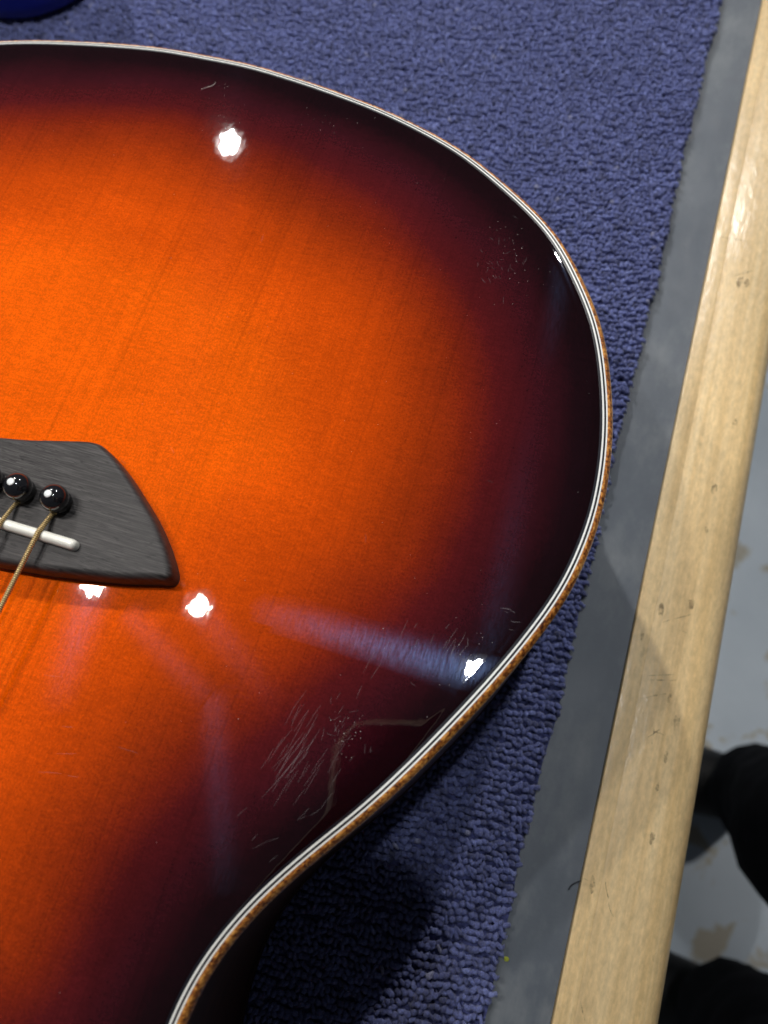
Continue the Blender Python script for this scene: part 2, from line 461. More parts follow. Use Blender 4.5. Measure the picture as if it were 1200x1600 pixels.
def segdist(Q, P):
    """distance of points Q to the closed polyline P"""
    A = P; B = np.roll(P, -1, 0); D = B - A; L2 = (D ** 2).sum(1)
    out = np.full(len(Q), 1e9)
    for s0 in range(0, len(Q), 4000):
        q = Q[s0:s0 + 4000, None, :]
        t = np.clip(((q - A) * D).sum(2) / L2, 0, 1)
        out[s0:s0 + 4000] = np.sqrt((((A + t[..., None] * D) - q) ** 2).sum(2).min(1))
    return out

def inside(Q, P):
    A = P; B = np.roll(P, -1, 0); r = np.zeros(len(Q), bool)
    for (x1, y1), (x2, y2) in zip(A, B):
        if y1 == y2: continue
        c_ = ((y1 > Q[:, 1]) != (y2 > Q[:, 1])) & (Q[:, 0] < (x2 - x1) * (Q[:, 1] - y1) / (y2 - y1) + x1)
        r ^= c_
    return r

def ztop(d):
    """lacquered top rolls off a little towards the edge"""
    d = np.asarray(d, float)
    return T - 0.0011 * np.clip(1 - d / 0.0072, 0, 1) ** 2

guitar = empty('acoustic_guitar', (0, 0, 0), 'sunburst acoustic guitar body lying face up on the blue carpet', 'guitar')

# soundboard
half_in = offset(outline, 0.0032)[:len(half)]
half_in = half_in[half_in[:, 0] > 0]
yy = half_in[::-1, 1]; ww = half_in[::-1, 0]
order = np.argsort(yy); yy = yy[order]; ww = ww[order]
NR, NC = 420, 300
th = np.linspace(0, math.pi, NR)
y0_, y1_ = yy[0], yy[-1]
rows = (y0_ + y1_) / 2 - (y1_ - y0_) / 2 * np.cos(th) * 0.99999
sc = np.sin(np.linspace(-math.pi / 2, math.pi / 2, NC))
sc = 0.6 * sc + 0.4 * np.linspace(-1, 1, NC)
wr = np.interp(rows, yy, ww)
GX = wr[:, None] * sc[None, :]; GY = np.repeat(rows[:, None], NC, 1)
Q = np.stack([GX.ravel(), GY.ravel()], 1)
d_out = segdist(Q, outline[::3])
Z = ztop(d_out) - 0.00006
idx = np.arange(NR * NC).reshape(NR, NC)
quads = np.stack([idx[:-1, :-1].ravel(), idx[:-1, 1:].ravel(), idx[1:, 1:].ravel(), idx[1:, :-1].ravel()], 1)
SH = np.array([0.0, -0.150]); SHR = 0.048
cen = Q[quads].mean(1)
quads = quads[((cen - SH) ** 2).sum(1) > SHR ** 2]
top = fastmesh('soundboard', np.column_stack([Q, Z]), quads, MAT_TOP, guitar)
# sprayed burst: sits between the outline and an inner contour
mid_px = [(250, 196), (300, 212), (380, 242), (450, 275), (538, 322), (612, 382), (670, 456), (705, 545), (716, 640), (708, 740), (676, 828), (622, 900),
          (556, 958), (490, 1015), (424, 1072), (358, 1122), (290, 1172), (222, 1228), (165, 1300), (120, 1385), (75, 1470), (30, 1550)]  # lower-left run also paints in the shadow of phone and hand
mid = [tuple(W(p, T)[:2]) for p in mid_px]
mid = [(0.0, mid[0][1])] + [q for q in mid if q[0] > 0.01] + [(.024, -.118), (.022, -.14), (.026, -.17), (.034, -.205), (.030, -.228), (0, -.240)]
midh = smooth_open(resample(catmull(mid, 10), 150), 14)
midc = np.vstack([midh, (midh * [-1, 1])[::-1][1:-1]])
d_mid = segdist(Q, midc) * np.where(inside(Q, midc), -1, 1)
bp = d_out / np.maximum(d_out + d_mid, 0.004)
bp = np.where(d_mid < 0, 1 + (-d_mid) / 0.060, bp)
a = top.data.attributes.new('burst', 'FLOAT', 'POINT'); a.data.foreach_set('value', np.clip(bp, 0, 2).astype(np.float32))
# glare streaks beside the lamp highlights, painted in as hazed patches with a tangent
best = np.zeros(len(Q)); glare_haze = np.full(len(Q), 0.0001); glare_tangent = np.tile([1.0, 0.0, 0.0], (len(Q), 1))
def glare_streak(p0, p1, width, amp, fade=1.0):
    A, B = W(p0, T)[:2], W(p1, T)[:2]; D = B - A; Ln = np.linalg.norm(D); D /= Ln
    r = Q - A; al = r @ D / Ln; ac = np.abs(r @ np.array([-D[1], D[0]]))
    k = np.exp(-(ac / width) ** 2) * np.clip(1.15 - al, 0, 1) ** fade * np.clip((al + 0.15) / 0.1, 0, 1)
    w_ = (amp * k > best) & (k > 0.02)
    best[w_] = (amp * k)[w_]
    glare_tangent[w_] = [-D[1], D[0], 0]
    glare_haze[:] = np.maximum(glare_haze, amp * k)
glare_streak((752, 1052), (430, 958), 0.0036, 0.036)
glare_streak((770, 1030), (830, 690), 0.0046, 0.0035)
glare_streak((145, 910), (85, 1090), 0.0058, 0.014)
glare_streak((310, 948), (420, 1090), 0.0050, 0.005)
glare_streak((885, 400), (858, 560), 0.0030, 0.007)
glare_streak((215, 965), (345, 1110), 0.0036, 0.006, 0.4); glare_streak((340, 1105), (352, 1360), 0.0040, 0.006, 0.5)  # faint curved reflection, painted in as haze
a = top.data.attributes.new('glare_haze', 'FLOAT', 'POINT'); a.data.foreach_set('value', glare_haze.astype(np.float32))
a = top.data.attributes.new('glare_tangent', 'FLOAT_VECTOR', 'POINT'); a.data.foreach_set('vector', glare_tangent.astype(np.float32).ravel())

# purfling lines and binding: rings at growing distance from the outer edge
def ring(name, prof, mat, parent=guitar):
    vs = []; fs = []; k = len(prof)
    for d, z in prof:
        P = offset(outline, d); vs += [(x, y, z) for x, y in P]
    for j in range(k - 1):
        for i in range(NO):
            i2 = (i + 1) % NO
            fs.append((j * NO + i, j * NO + i2, (j + 1) * NO + i2, (j + 1) * NO + i))
    return mesh(name, vs, fs, mat, parent)
def flat(d0, d1, lift=0.0): return [(d, float(ztop(d)) + lift) for d in np.linspace(d0, d1, 3)]
binding = ring('binding', [(0.00025, T - 0.0050), (0.0, T - 0.0046), (0.0, T - 0.0030), (0.00012, T - 0.0022), (0.0004, T - 0.0017), (0.0008, T - 0.00128)] + flat(0.0012, 0.0019), MAT_BIND)
ring('outer_white_line', flat(0.0019, 0.00236, 0.00001), MAT_WHITE, binding)
ring('black_line', flat(0.00236, 0.00292, 0.0), MAT_BLACKL, binding)
ring('inner_white_line', flat(0.00292, 0.00346, 0.00001), MAT_WHITE, binding)
ring('inner_black_line', flat(0.00346, 0.0042, 0.0), MAT_BLACKL, binding)
ring('side', [(0.0004, T - 0.0048), (0.0004, 0.012)], MAT_SIDE)
ring('back_binding', [(0.0003, 0.012), (0.0, 0.0118), (0.0, 0.0072), (0.0008, 0.0064)], MAT_SIDE)
bo = offset(outline, 0.0008)
mesh('back', [(x, y, 0.0064) for x, y in bo], [tuple(range(NO))], MAT_SIDE, guitar, False)

# soundhole rosette and neck, outside the picture
def annulus(c, r0, r1, z, seg=96):
    vs = []; fs = []
    for r in (r0, r1):
        for k in range(seg):
            an = 2 * math.pi * k / seg; vs.append((c[0] + r * math.cos(an), c[1] + r * math.sin(an), z))
    for k in range(seg):
        k2 = (k + 1) % seg; fs.append((k, seg + k, seg + k2, k2))
    return vs, fs
mesh('rosette', *annulus(SH, 0.0465, 0.056, T + 0.0001), MAT_ROSE, guitar, False)
fb = mesh('fretboard', *box(-0.0275, 0.0275, -0.62, -0.205, T + 0.0006, T + 0.0065), MAT_EBONY, guitar, False)
fr = box(-0.027, 0.027, -0.0008, 0.0008, 0, 0.0012)
for k in range(14):
    y = -0.635 + 0.628 * (1 - 2 ** (-(k + 1) / 12.0)) * 0.98 + 0.01
    if y > -0.21: break
    o = mesh('fret', [(p[0], p[1] + y, p[2] + T + 0.0064) for p in fr[0]], fr[1], MAT_STEEL, fb, False)
nk = [(0.0, -0.26, T - 0.030), (0.0, -0.30, T - 0.014), (0.0, -0.45, T - 0.0115), (0.0, -0.60, T - 0.011), (0.0, -0.63, T - 0.012)]
v_, f_ = tube(nk, [0.026, 0.0215, 0.0205, 0.0195, 0.018], 20)
v_ = [(x, y, min(z, T + 0.0005)) for x, y, z in v_]
mesh('neck', v_, f_, MAT_SIDE, guitar)
mesh('headstock', *box(-0.034, 0.034, -0.80, -0.622, T - 0.016, T - 0.001), MAT_SIDE, guitar, False)
mesh('nut', *box(-0.0215, 0.0215, -0.625, -0.620, T + 0.0007, T + 0.0085), MAT_BONE, guitar, False)

# bridge
BH = 0.0074
br_px = [(150, 694, .0045), (175, 710, .003), (205, 745, .001), (235, 790, 0), (255, 825, 0), (270, 860, 0), (281, 898, 0)]
arc = [tuple(W(p[:2], T + p[2])[:2]) for p in br_px]
low = [tuple(W(p, T)[:2]) for p in [(250, 916), (200, 915), (140, 909), (80, 902), (40, 895), (0, 888)]]
tail_y = arc[0][1]
rb = [tuple(W(p, T + .0045)[:2]) for p in [(8, 689), (50, 690), (95, 691)]]
rb = [(0.0, rb[0][1])] + [q for q in rb if q[0] > 0.003] + arc + \
     [(0.0668, -0.0004), (0.0664, -0.0014), (0.0650, -0.0020)] + low
rb = [np.array(q) for q in rb]
rb.append(np.array([0.0, low[-1][1] - 0.0004]))
bh = resample(catmull(rb, 8), 240)
bh = smooth_open(bh, 1)
bol = np.vstack([bh, (bh * [-1, 1])[::-1][1:-1]]); NB = len(bol)
vs = []; fs = []
def binset(P, d):
    # inset that stays clean in the sharp wing tips: drop points that come too near the outline, then refill
    if d == 0: return P
    Qn = offset(P, d)
    ok = (segdist(Qn, P) > d * 0.985) & inside(Qn, P)
    t = np.arange(len(P)); g = t[ok]
    Qn = np.stack([np.interp(t, np.concatenate([g - len(P), g, g + len(P)]), np.tile(Qn[ok, k], 3)) for k in (0, 1)], 1)
    return Qn
levels = [(0.0, 0.0), (0.0, 0.0030), (0.00008, 0.0045), (0.00025, 0.0058), (0.0005, 0.0065), (0.0009, 0.0070), (0.0014, 0.0073), (0.0020, BH)]
for d, z in levels:
    for x, y in binset(bol, d): vs.append((x, y, T + z))
for j in range(len(levels) - 1):
    for i in range(NB):
        i2 = (i + 1) % NB; fs.append((j * NB + i, (j + 1) * NB + i, (j + 1) * NB + i2, j * NB + i2))
j = len(levels) - 1
fs.append(tuple(j * NB + i for i in range(NB))[::-1])
bridge = mesh('bridge', vs, fs, MAT_EBONY, guitar)
bridge.data.polygons[-1].use_smooth = False
# saddle with rounded ends
vs = []; fs = []
SW = 0.00145; SL = 0.0395
lv = [(0.0, BH - 0.001), (0.0, BH + 0.0016), (0.0003, BH + 0.0022), (0.0008, BH + 0.0026), (0.0012, BH + 0.0027)]
for d, z in lv:
    w = SW - d
    for s_ in (1, -1):
        for k in range(9):
            an = -math.pi / 2 + math.pi * k / 8
            vs.append((s_ * (SL - SW + w * math.cos(an)), s_ * w * math.sin(an), T + z))
for j in range(len(lv) - 1):
    for i in range(18):
        i2 = (i + 1) % 18; fs.append((j * 18 + i, j * 18 + i2, (j + 1) * 18 + i2, (j + 1) * 18 + i))
fs.append(tuple((len(lv) - 1) * 18 + i for i in range(18)))
mesh('saddle', vs, fs, MAT_BONE, bridge)
# bridge pins
prof = [(0.0030, -0.002), (0.0031, 0.0006), (0.0034, 0.0010)]
for k in range(15):
    an = -0.95 + (math.pi / 2 + 0.95) * k / 14
    prof.append((0.0039 * math.cos(an) + 1e-5, 0.0043 + 0.0036 * math.sin(an)))
v_, f_ = lathe(prof, (0, 0, 0), 32)
nb = len(f_)
v2, f2 = lathe([(0.00105, 0.0074), (0.00105, 0.00795), (0.0009, 0.00806)], (0, 0, 0), 16)
f_ = f_ + [tuple(i + len(v_) for i in q) for q in f2]; v_ = v_ + v2
pin0 = None
PINX = [0.0292, 0.0179, 0.0084, -0.0047, -0.0160, -0.0273]
hole = [(0.0044, -0.0002), (0.0043, 0.00018), (0.0040, 0.00026)]
for i, x in enumerate(PINX):
    if pin0 is None:
        p_ = mesh('bridge_pin', v_, f_, [MAT_PIN, MAT_PEARL], bridge); pin0 = p_
        for q in p_.data.polygons[nb:]: q.material_index = 1
    else:
        p_ = pin0.copy(); COL.objects.link(p_); p_.parent = bridge
    p_.location = (x, 0.0105, T + BH); p_.rotation_euler = (rng.normal(0, .05), rng.normal(0, .05) - 0.05, 0)
# strings: leave the pin, climb over the saddle and run to the nut
GA = [0.00067, 0.00054, 0.00042, 0.00033, 0.00022, 0.00017]
for i, x in enumerate(PINX):
    r = GA[i]; sx = x - 0.0006; nx = (x / 0.029) * 0.0178
    zt = T + BH + 0.0027 + r
    path = [(x - 0.0004, 0.0088, T + BH - 0.0015), (x - 0.0005, 0.0072, T + BH + 0.0004), (x - 0.0006, 0.0062, T + BH + 0.0011), (x - 0.0007, 0.0030, T + BH + 0.0021),
            (sx, 0.0006, zt - 0.0001), (sx, 0.0, zt), (sx, -0.0007, zt)]
    for t in np.linspace(0.03, 1, 24):
        path.append((sx + (nx - sx) * t, -0.0007 - 0.6205 * t, zt + (T + 0.0088 - zt) * t))
    v_, f_ = tube(path, r, 10)
    mesh('string', v_, f_, MAT_STRING if i < 4 else MAT_STEEL, guitar)

# fine scratches and dust on the lacquer
scr = []
def bunch(c, dpx, n, spread, lmin, lmax, wob=0.12):
    for _ in range(n):
        p = np.array(c) + rng.normal(0, 1, 2) * spread
        an = math.atan2(dpx[1], dpx[0]) + rng.normal(0, wob)
        L_ = rng.uniform(lmin, lmax); d = np.array([math.cos(an), math.sin(an)]) * L_ / 2
        A, B = p - d, p + d
        bend = rng.normal(0, L_ * 0.02, 2)
        pts = [W(A, T)[:2], W((A + B) / 2 + bend, T)[:2], W(B, T)[:2]]
        if all(inside(np.array([q]), outline[::4])[0] and segdist(np.array([q]), outline[::4])[0] > 0.006 for q in pts): scr.append(pts)
bunch((455, 1195), (45, -62), 26, (22, 26), 18, 80, 0.1)
bunch((490, 1160), (45, -72), 14, (26, 30), 20, 70, 0.08)
bunch((690, 1010), (22, -38), 14, (40, 20), 10, 42, 0.15)
bunch((590, 1040), (22, -50), 5, (60, 40), 15, 55, 0.12)
bunch((805, 960), (20, 6), 12, (18, 26), 6, 22, 0.25)
bunch((560, 1270), (30, -40), 4, (40, 40), 10, 40, 0.2)
bunch((415, 1310), (28, -20), 7, (40, 20), 8, 26, 0.2)
bunch((790, 400), (5, 8), 16, (22, 28), 3, 12, 0.8)
bunch((770, 425), (5, 8), 14, (12, 12), 3, 9, 0.9)
bunch((120, 1150), (30, 3), 6, (40, 60), 14, 40, 0.12)
bunch((540, 1140), (10, -14), 26, (16, 26), 4, 16, 0.5)
bunch((815, 330), (4, 10), 5, (8, 6), 6, 14, 0.3)
bunch((500, 650), (30, 5), 16, (250, 300), 4, 16, 1.2)
v_, f_ = ribbons(scr, T + 0.00006, 0.00006)
mesh('scratches', v_, f_, MAT_SCR, guitar, False)['kind'] = 'stuff'
curl = [W(p, T)[:2] for p in [(314, 140), (322, 137), (330, 135), (335, 132), (337, 128)]]
v_, f_ = ribbons([curl], T + 0.00012, 0.00016); mesh('hair', v_, f_, MAT_DUST, guitar, False)
vs = []; fs = []
def dust(c, spread, n, r0, r1):
    for _ in range(n):
        p = np.array(c) + rng.normal(0, 1, 2) * spread
        q = W(p, T)
        if not inside(q[None, :2], outline[::4])[0]: continue
        if segdist(q[None, :2], outline[::4])[0] < 0.006: continue
        if q[1] < 0.036 and q[1] > -0.012 and q[0] < 0.069: continue
        r = rng.uniform(r0, r1); b0 = len(vs)
        for k in range(5):
            an = 2 * math.pi * k / 5; vs.append((q[0] + r * math.cos(an) * rng.uniform(.6, 1.4), q[1] + r * math.sin(an), T + 0.00009))
        fs.append(tuple(range(b0, b0 + 5)))
dust((500, 700), (280, 420), 130, 0.00004, 0.00009); dust((350, 170), (25, 22), 22, 0.00005, 0.0001)
dust((540, 1150), (14, 26), 24, 0.00004, 0.00010); dust((740, 1060), (35, 45), 50, 0.00005, 0.0001)
dust((800, 400), (28, 40), 30, 0.00005, 0.00011); dust((530, 190), (40, 18), 14, 0.00005, 0.0001)
mesh('dust', vs, fs, MAT_DUST, guitar, False)['kind'] = 'stuff'

# ------------------------------------------------------------------ carpet: backing and loop pile
carpet = empty('carpet', (0, 0, -0.002), 'blue loop pile carpet offcut covering the workbench under the guitar', 'carpet')
def edge_x(y): return 0.1864 + 0.0005 * math.sin(y * 37) + 0.0004 * math.sin(y * 83 + 1) + 0.0003 * math.sin(y * 190)
ys = np.linspace(-0.5, 0.9, 500)
vs = []; fs = []
for y in ys: vs += [(-0.7, y, 0.0022), (edge_x(y) - 0.0012, y, 0.0022), (edge_x(y) - 0.001, y, 0.0002)]
for i in range(len(ys) - 1):
    a = 3 * i; fs += [(a, a + 1, a + 4, a + 3), (a + 1, a + 2, a + 5, a + 4)]
mesh('backing', vs, fs, MAT_BACK, carpet, False)
# loops where the carpet can be seen
PITCH_R, PITCH_L = 0.0024, 0.0021
ROW = math.radians(5.5); cr_, sr_ = math.cos(ROW), math.sin(ROW)
nl, nr = 490, 460
gi, gj = np.meshgrid(np.arange(-nl, nl // 2), np.arange(-nr // 3, nr), indexing='ij')
lx = (gi * PITCH_L + (gj % 2) * PITCH_L * 0.5).ravel().astype(float); ly = (gj * PITCH_R).ravel().astype(float)
jrow = gj.ravel() + 200
ph1 = rng.uniform(0, 6.28, 1200)[jrow]; ph2 = rng.uniform(0, 6.28, 1200)[jrow]
lx += rng.normal(0, 0.00030, lx.size) + ph1 * 0.0004
ly += rng.normal(0, 0.00022, ly.size) + 0.00040 * np.sin(lx * 210 + ph1) + 0.00038 * np.sin(lx * 520 + ph2) + 0.0008 * np.sin(lx * 47 + ly * 60)
px_ = lx * cr_ - ly * sr_ + 0.19; py_ = lx * sr_ + ly * cr_
ex = np.array([edge_x(y) for y in py_])
keep = (px_ < ex - 0.0012 + rng.normal(0, 0.0003, px_.size)) & (px_ > -0.30) & (py_ > -0.22) & (py_ < 0.50)
pts = np.stack([px_, py_], 1)[keep]
ins = inside(pts, outline[::4]); dd = segdist(pts, outline[::4])
sel = (~ins) | (dd < 0.045)
pts = pts[sel]
# drop what lies far outside the view
vw = np.column_stack([pts, np.full(len(pts), 0.003)]) - CAM
q = vw @ RW; ix = q[:, 0] / q[:, 2] * FPX + 600; iy = q[:, 1] / q[:, 2] * FPX + 800
pts = pts[(ix > -260) & (ix < 1400) & (iy > -220) & (iy < 1800)]
n = len(pts)
SEG, SID = 5, 5
ang = np.where(rng.random(n) < 0.14, rng.normal(0, 0.8, n), rng.normal(0, 0.26, n)) + ROW
Ln = rng.uniform(0.0025, 0.0038, n); Hh = rng.uniform(0.0016, 0.0027, n); rad = rng.uniform(0.00085, 0.00115, n)
tt = np.linspace(0, 1, SEG)
cx = (tt[None] - 0.5) * Ln[:, None]
cz = 0.0016 + Hh[:, None] * np.sin(math.pi * np.clip(tt, 0.0, 1.0))[None] ** 0.8
side = 0.0004 * rng.normal(0, 1, n)[:, None] * np.sin(2 * math.pi * tt)[None]
k = np.arange(SID) * 2 * math.pi / SID
rr = rad[:, None] * (0.72 + 0.34 * np.sin(math.pi * tt))[None]
dx = cx[:, :, None] + 0 * k; dy = side[:, :, None] + rr[:, :, None] * np.cos(k)[None, None]; dz = cz[:, :, None] + rr[:, :, None] * np.sin(k)[None, None]
ca, sa = np.cos(ang)[:, None, None], np.sin(ang)[:, None, None]
vx = pts[:, 0, None, None] + dx * ca - dy * sa; vy = pts[:, 1, None, None] + dx * sa + dy * ca
V3 = np.stack([vx, vy, np.maximum(dz, 0.0003)], -1).reshape(-1, 3)
b = (np.arange(n) * SEG * SID)[:, None, None]; s_ = np.arange(SEG - 1)[None, :, None] * SID; kk = np.arange(SID)[None, None]; k2 = (kk + 1) % SID
F = np.stack([b + s_ + kk, b + s_ + k2, b + s_ + SID + k2, b + s_ + SID + kk], -1).reshape(-1, 4)
pile = fastmesh('pile', V3, F, MAT_YARN, carpet)
pile['kind'] = 'stuff'
pile.location = (0, 0, 0.002); carpet.children[0].location = (0, 0, 0.002)
print('LOOPS', n)
tone = np.clip(rng.normal(0.48, 0.17, n), 0, 0.9); tone[rng.random(n) < 0.004] = 1.0
a = pile.data.attributes.new('tone', 'FLOAT', 'POINT'); a.data.foreach_set('value', np.repeat(tone, SEG * SID).astype(np.float32))

# lint and a fibre on the rubber
def crumb(name, p, r, mat, label, cat):
    c0 = W(p, -0.001); vs = []
    v_, f_ = lathe([(r * 0.3, 0), (r, r * 0.4), (r * 0.8, r * 0.9), (r * 0.2, r * 1.2)], (0, 0, 0), 7)
    v_ = [(x * rng.uniform(.6, 1.3), y * rng.uniform(.7, 1.5), z) for x, y, z in v_]
    o = mesh(name, v_, f_, mat, None, False); o.location = (c0[0], c0[1], -0.0020); return tag(o, label, cat)
crumb('lint', (791, 1499), 0.0009, MAT_LINT, 'tiny yellow green lint speck on the rubber at the carpet edge', 'lint')
fib = [np.array([*W(p, -0.002)[:2], -0.0014]) for p in [(888, 1390), (892, 1383), (899, 1379), (907, 1376)]]
v_, f_ = tube(catmull(fib, 4), 0.00022, 6)
tag(mesh('fibre', v_, f_, MAT_FIBRE), 'short dark curled fibre on the grey rubber beside the maple edging', 'fibre')

# ------------------------------------------------------------------ blue tub at the far side
bc = np.array([-0.193, 0.3285]); br_ = 0.046
prof = [(0.030, 0.0), (0.040, 0.0006), (0.0445, 0.0035), (0.0462, 0.010), (0.0468, 0.030), (0.0475, 0.070), (0.0500, 0.071), (0.0500, 0.076), (0.0480, 0.077),
        (0.0460, 0.076), (0.0450, 0.020), (0.0380, 0.006), (0.001, 0.005)]
v_, f_ = lathe(prof, (0, 0, 0), 64)
tub = mesh('plastic_tub', v_, f_, MAT_BLUE); tub.location = (bc[0], bc[1], 0.0046)
tag(tub, 'deep blue round plastic tub standing on the carpet behind the guitar tail', 'tub')

# ------------------------------------------------------------------ person standing by the bench
person = empty('person', (0.56, -0.08, -0.9), 'person in black trousers standing at the front of the bench', 'person')
po = np.array(person.location)
J = {'pel': (.60, -.08, .04, .15, .12), 'wst': (.62, -.08, .20, .145, .11), 'chs': (.62, -.08, .40, .17, .12), 'nkb': (.60, -.08, .54, .075, .07),
     'nk2': (.58, -.08, .60, .055, .055), 'hd1': (.565, -.08, .66, .075, .085), 'hd2': (.565, -.08, .745, .078, .095), 'hd3': (.575, -.08, .80, .05, .06),
     'hpR': (.58, .005, -.06, .10, .10), 'knR': (.475, .022, -.42, .074, .080), 'clR': (.525, .075, -.62, .062, .066), 'anR': (.560, .098, -.84, .060, .062),
     'hpL': (.58, -.165, -.06, .10, .10), 'knL': (.485, -.168, -.42, .074, .078), 'clL': (.530, -.158, -.62, .066, .068), 'anL': (.560, -.172, -.84, .060, .062),
     'shR': (.62, .10, .47, .07, .065), 'elR': (.66, .16, .20, .05, .05), 'wrR': (.60, .15, -.03, .036, .034),
     'shL': (.60, -.25, .47, .07, .065), 'elL': (.47, -.29, .25, .05, .05)}
FW = np.array([V[2], U[2], -N[2]]); RT = np.array([V[0], U[0], -N[0]]); UP = -np.array([V[1], U[1], -N[1]])
def phn(a, b, d): return CAM + RT * a + UP * b - FW * d
J['wrL'] = (*phn(.100, -.125, .012), .032, .030); J['pmL'] = (*phn(.060, -.100, .010), .028, .016)
ED = [('pel', 'wst'), ('wst', 'chs'), ('chs', 'nkb'), ('nkb', 'nk2'), ('nk2', 'hd1'), ('hd1', 'hd2'), ('hd2', 'hd3'), ('pel', 'hpR'), ('hpR', 'knR'), ('knR', 'clR'), ('clR', 'anR'),
      ('pel', 'hpL'), ('hpL', 'knL'), ('knL', 'clL'), ('clL', 'anL'), ('chs', 'shR'), ('shR', 'elR'), ('elR', 'wrR'), ('chs', 'shL'), ('shL', 'elL'), ('elL', 'wrL')]
ED.append(('wrL', 'pmL'))
for q_, (b_, e_) in enumerate(((-.062, -.022), (-.080, -.030), (-.098, -.026), (-.114, -.012))):
    J[f'k{q_}L'] = (*phn(.040, b_, -.004), .0095, .0095); J[f'f{q_}L'] = (*phn(.014, b_ + .003, -.013), .0088, .0088); J[f't{q_}L'] = (*phn(e_, b_ + .006, -.012), .0075, .0075)
    ED += [('pmL', f'k{q_}L'), (f'k{q_}L', f'f{q_}L'), (f'f{q_}L', f't{q_}L')]
J['hmL'] = (*phn(.040, -.075, .024), .011, .011); J['thL'] = (*phn(.008, -.055, .026), .0095, .0095); ED += [('pmL', 'hmL'), ('hmL', 'thL')]
for s_, sg in (('R', 1),):
    w = np.array(J['wr' + s_][:3])
    J['pm' + s_] = (*(w + [-.02, 0, -.06]), .038, .018)
    ED.append(('wr' + s_, 'pm' + s_))
    for q_, dy_ in enumerate((-.027, -.009, .009, .027)):
        e_ = w + np.array([-.025, dy_, -.10]); t_ = e_ + np.array([-.012, 0, -.05 - 0.012 * (q_ in (1, 2))])
        J[f'f{q_}{s_}'] = (*e_, .0095, .0095); J[f't{q_}{s_}'] = (*t_, .008, .008)
        ED += [('pm' + s_, f'f{q_}{s_}'), (f'f{q_}{s_}', f't{q_}{s_}')]
    e_ = w + np.array([-.055, 0, -.055]); J['th' + s_] = (*e_, .011, .011); ED.append(('wr' + s_, 'th' + s_))
keys = list(J); me = bpy.data.meshes.new('body')
me.from_pydata([tuple(np.array(J[k][:3]) - po) for k in keys], [(keys.index(a), keys.index(b)) for a, b in ED], [])
body = bpy.data.objects.new('body', me); COL.objects.link(body); body.parent = person
md = body.modifiers.new('skin', 'SKIN'); md.use_smooth_shade = True
for i, k in enumerate(keys):
    sv = me.skin_vertices[0].data[i]; sv.radius = J[k][3:5]; sv.use_root = (k == 'pel')
sb = body.modifiers.new('sub', 'SUBSURF'); sb.levels = 2; sb.render_levels = 2
dg = bpy.context.evaluated_depsgraph_get()
nm = bpy.data.meshes.new_from_object(body.evaluated_get(dg))
body.modifiers.clear(); body.data = nm
nm.materials.clear()
for q_ in (MAT_CLOTH, MAT_SKIN, MAT_HAIR): nm.materials.append(q_)
for p_ in nm.polygons:
    c0 = np.array(p_.center) + po
    p_.material_index = 1 if (c0[2] > 0.565 or (c0[2] < -0.02 and c0[2] > -0.25 and abs(c0[1] + .08) > 0.185) or (c0[0] < 0.265 and c0[2] > 0.1)) else 0
    if c0[2] > 0.74 or (c0[2] > 0.66 and c0[0] > 0.59): p_.material_index = 2
from mathutils import noise as mnoise
for vtx in nm.vertices:
    w_ = np.array(vtx.co) + po
    if w_[2] < 0.5 and not (w_[0] < 0.42 and w_[2] > 0.0):
        q = Vector((w_[0] * 9, w_[1] * 9, w_[2] * 16))
        dsp = 0.010 * mnoise.noise(q) + 0.006 * mnoise.noise(q * 2.3)
        vtx.co += vtx.normal * dsp
# face
vw_ = np.array([vtx.co for vtx in nm.vertices]) + po
hz_ = vw_[vw_[:, 2] > 0.60]; ztop_, zlow = hz_[:, 2].max(), 0.63
def face_x(y, z):
    d_ = (hz_[:, 1] - y) ** 2 + (hz_[:, 2] - z) ** 2; near = hz_[np.argsort(d_)[:12]]; return near[:, 0].min()
ez = (ztop_ + zlow) / 2
def blob(name, c, rx, ry, rz, mat):
    v2, f2 = lathe([(math.sin(math.pi * (k + 0.02) / 8.04), -math.cos(math.pi * (k + 0.02) / 8.04)) for k in range(9)], (0, 0, 0), 14)
    return mesh(name, [tuple(np.array((x * rx, y * ry, z * rz)) + np.array(c) - po) for x, y, z in v2], f2, mat, person)
for dy_ in (-.032, .032):
    blob('eye', (face_x(-.08 + dy_, ez) + .006, -.08 + dy_, ez), .009, .014, .007, MAT_SCREEN)
    blob('eyebrow', (face_x(-.08 + dy_, ez + .02) + .002, -.08 + dy_, ez + .02), .005, .018, .004, MAT_HAIR)
    blob('ear', (.575, -.08 + dy_ * 2.55, ez - .012), .016, .009, .030, MAT_SKIN)
blob('nose', (face_x(-.08, ez - .03) - .004, -.08, ez - .032), .017, .013, .024, MAT_SKIN)
blob('mouth', (face_x(-.08, ez - .07) + .001, -.08, ez - .072), .005, .022, .006, plain('lips', (0.36, 0.16, 0.13), 0.5).m)
for p_ in nm.polygons:
    c0 = np.array(p_.center) + po
    if c0[2] > ez + .04 or (c0[2] > ez - .05 and c0[0] > .585): p_.material_index = 2 if c0[2] > 0.6 else p_.material_index
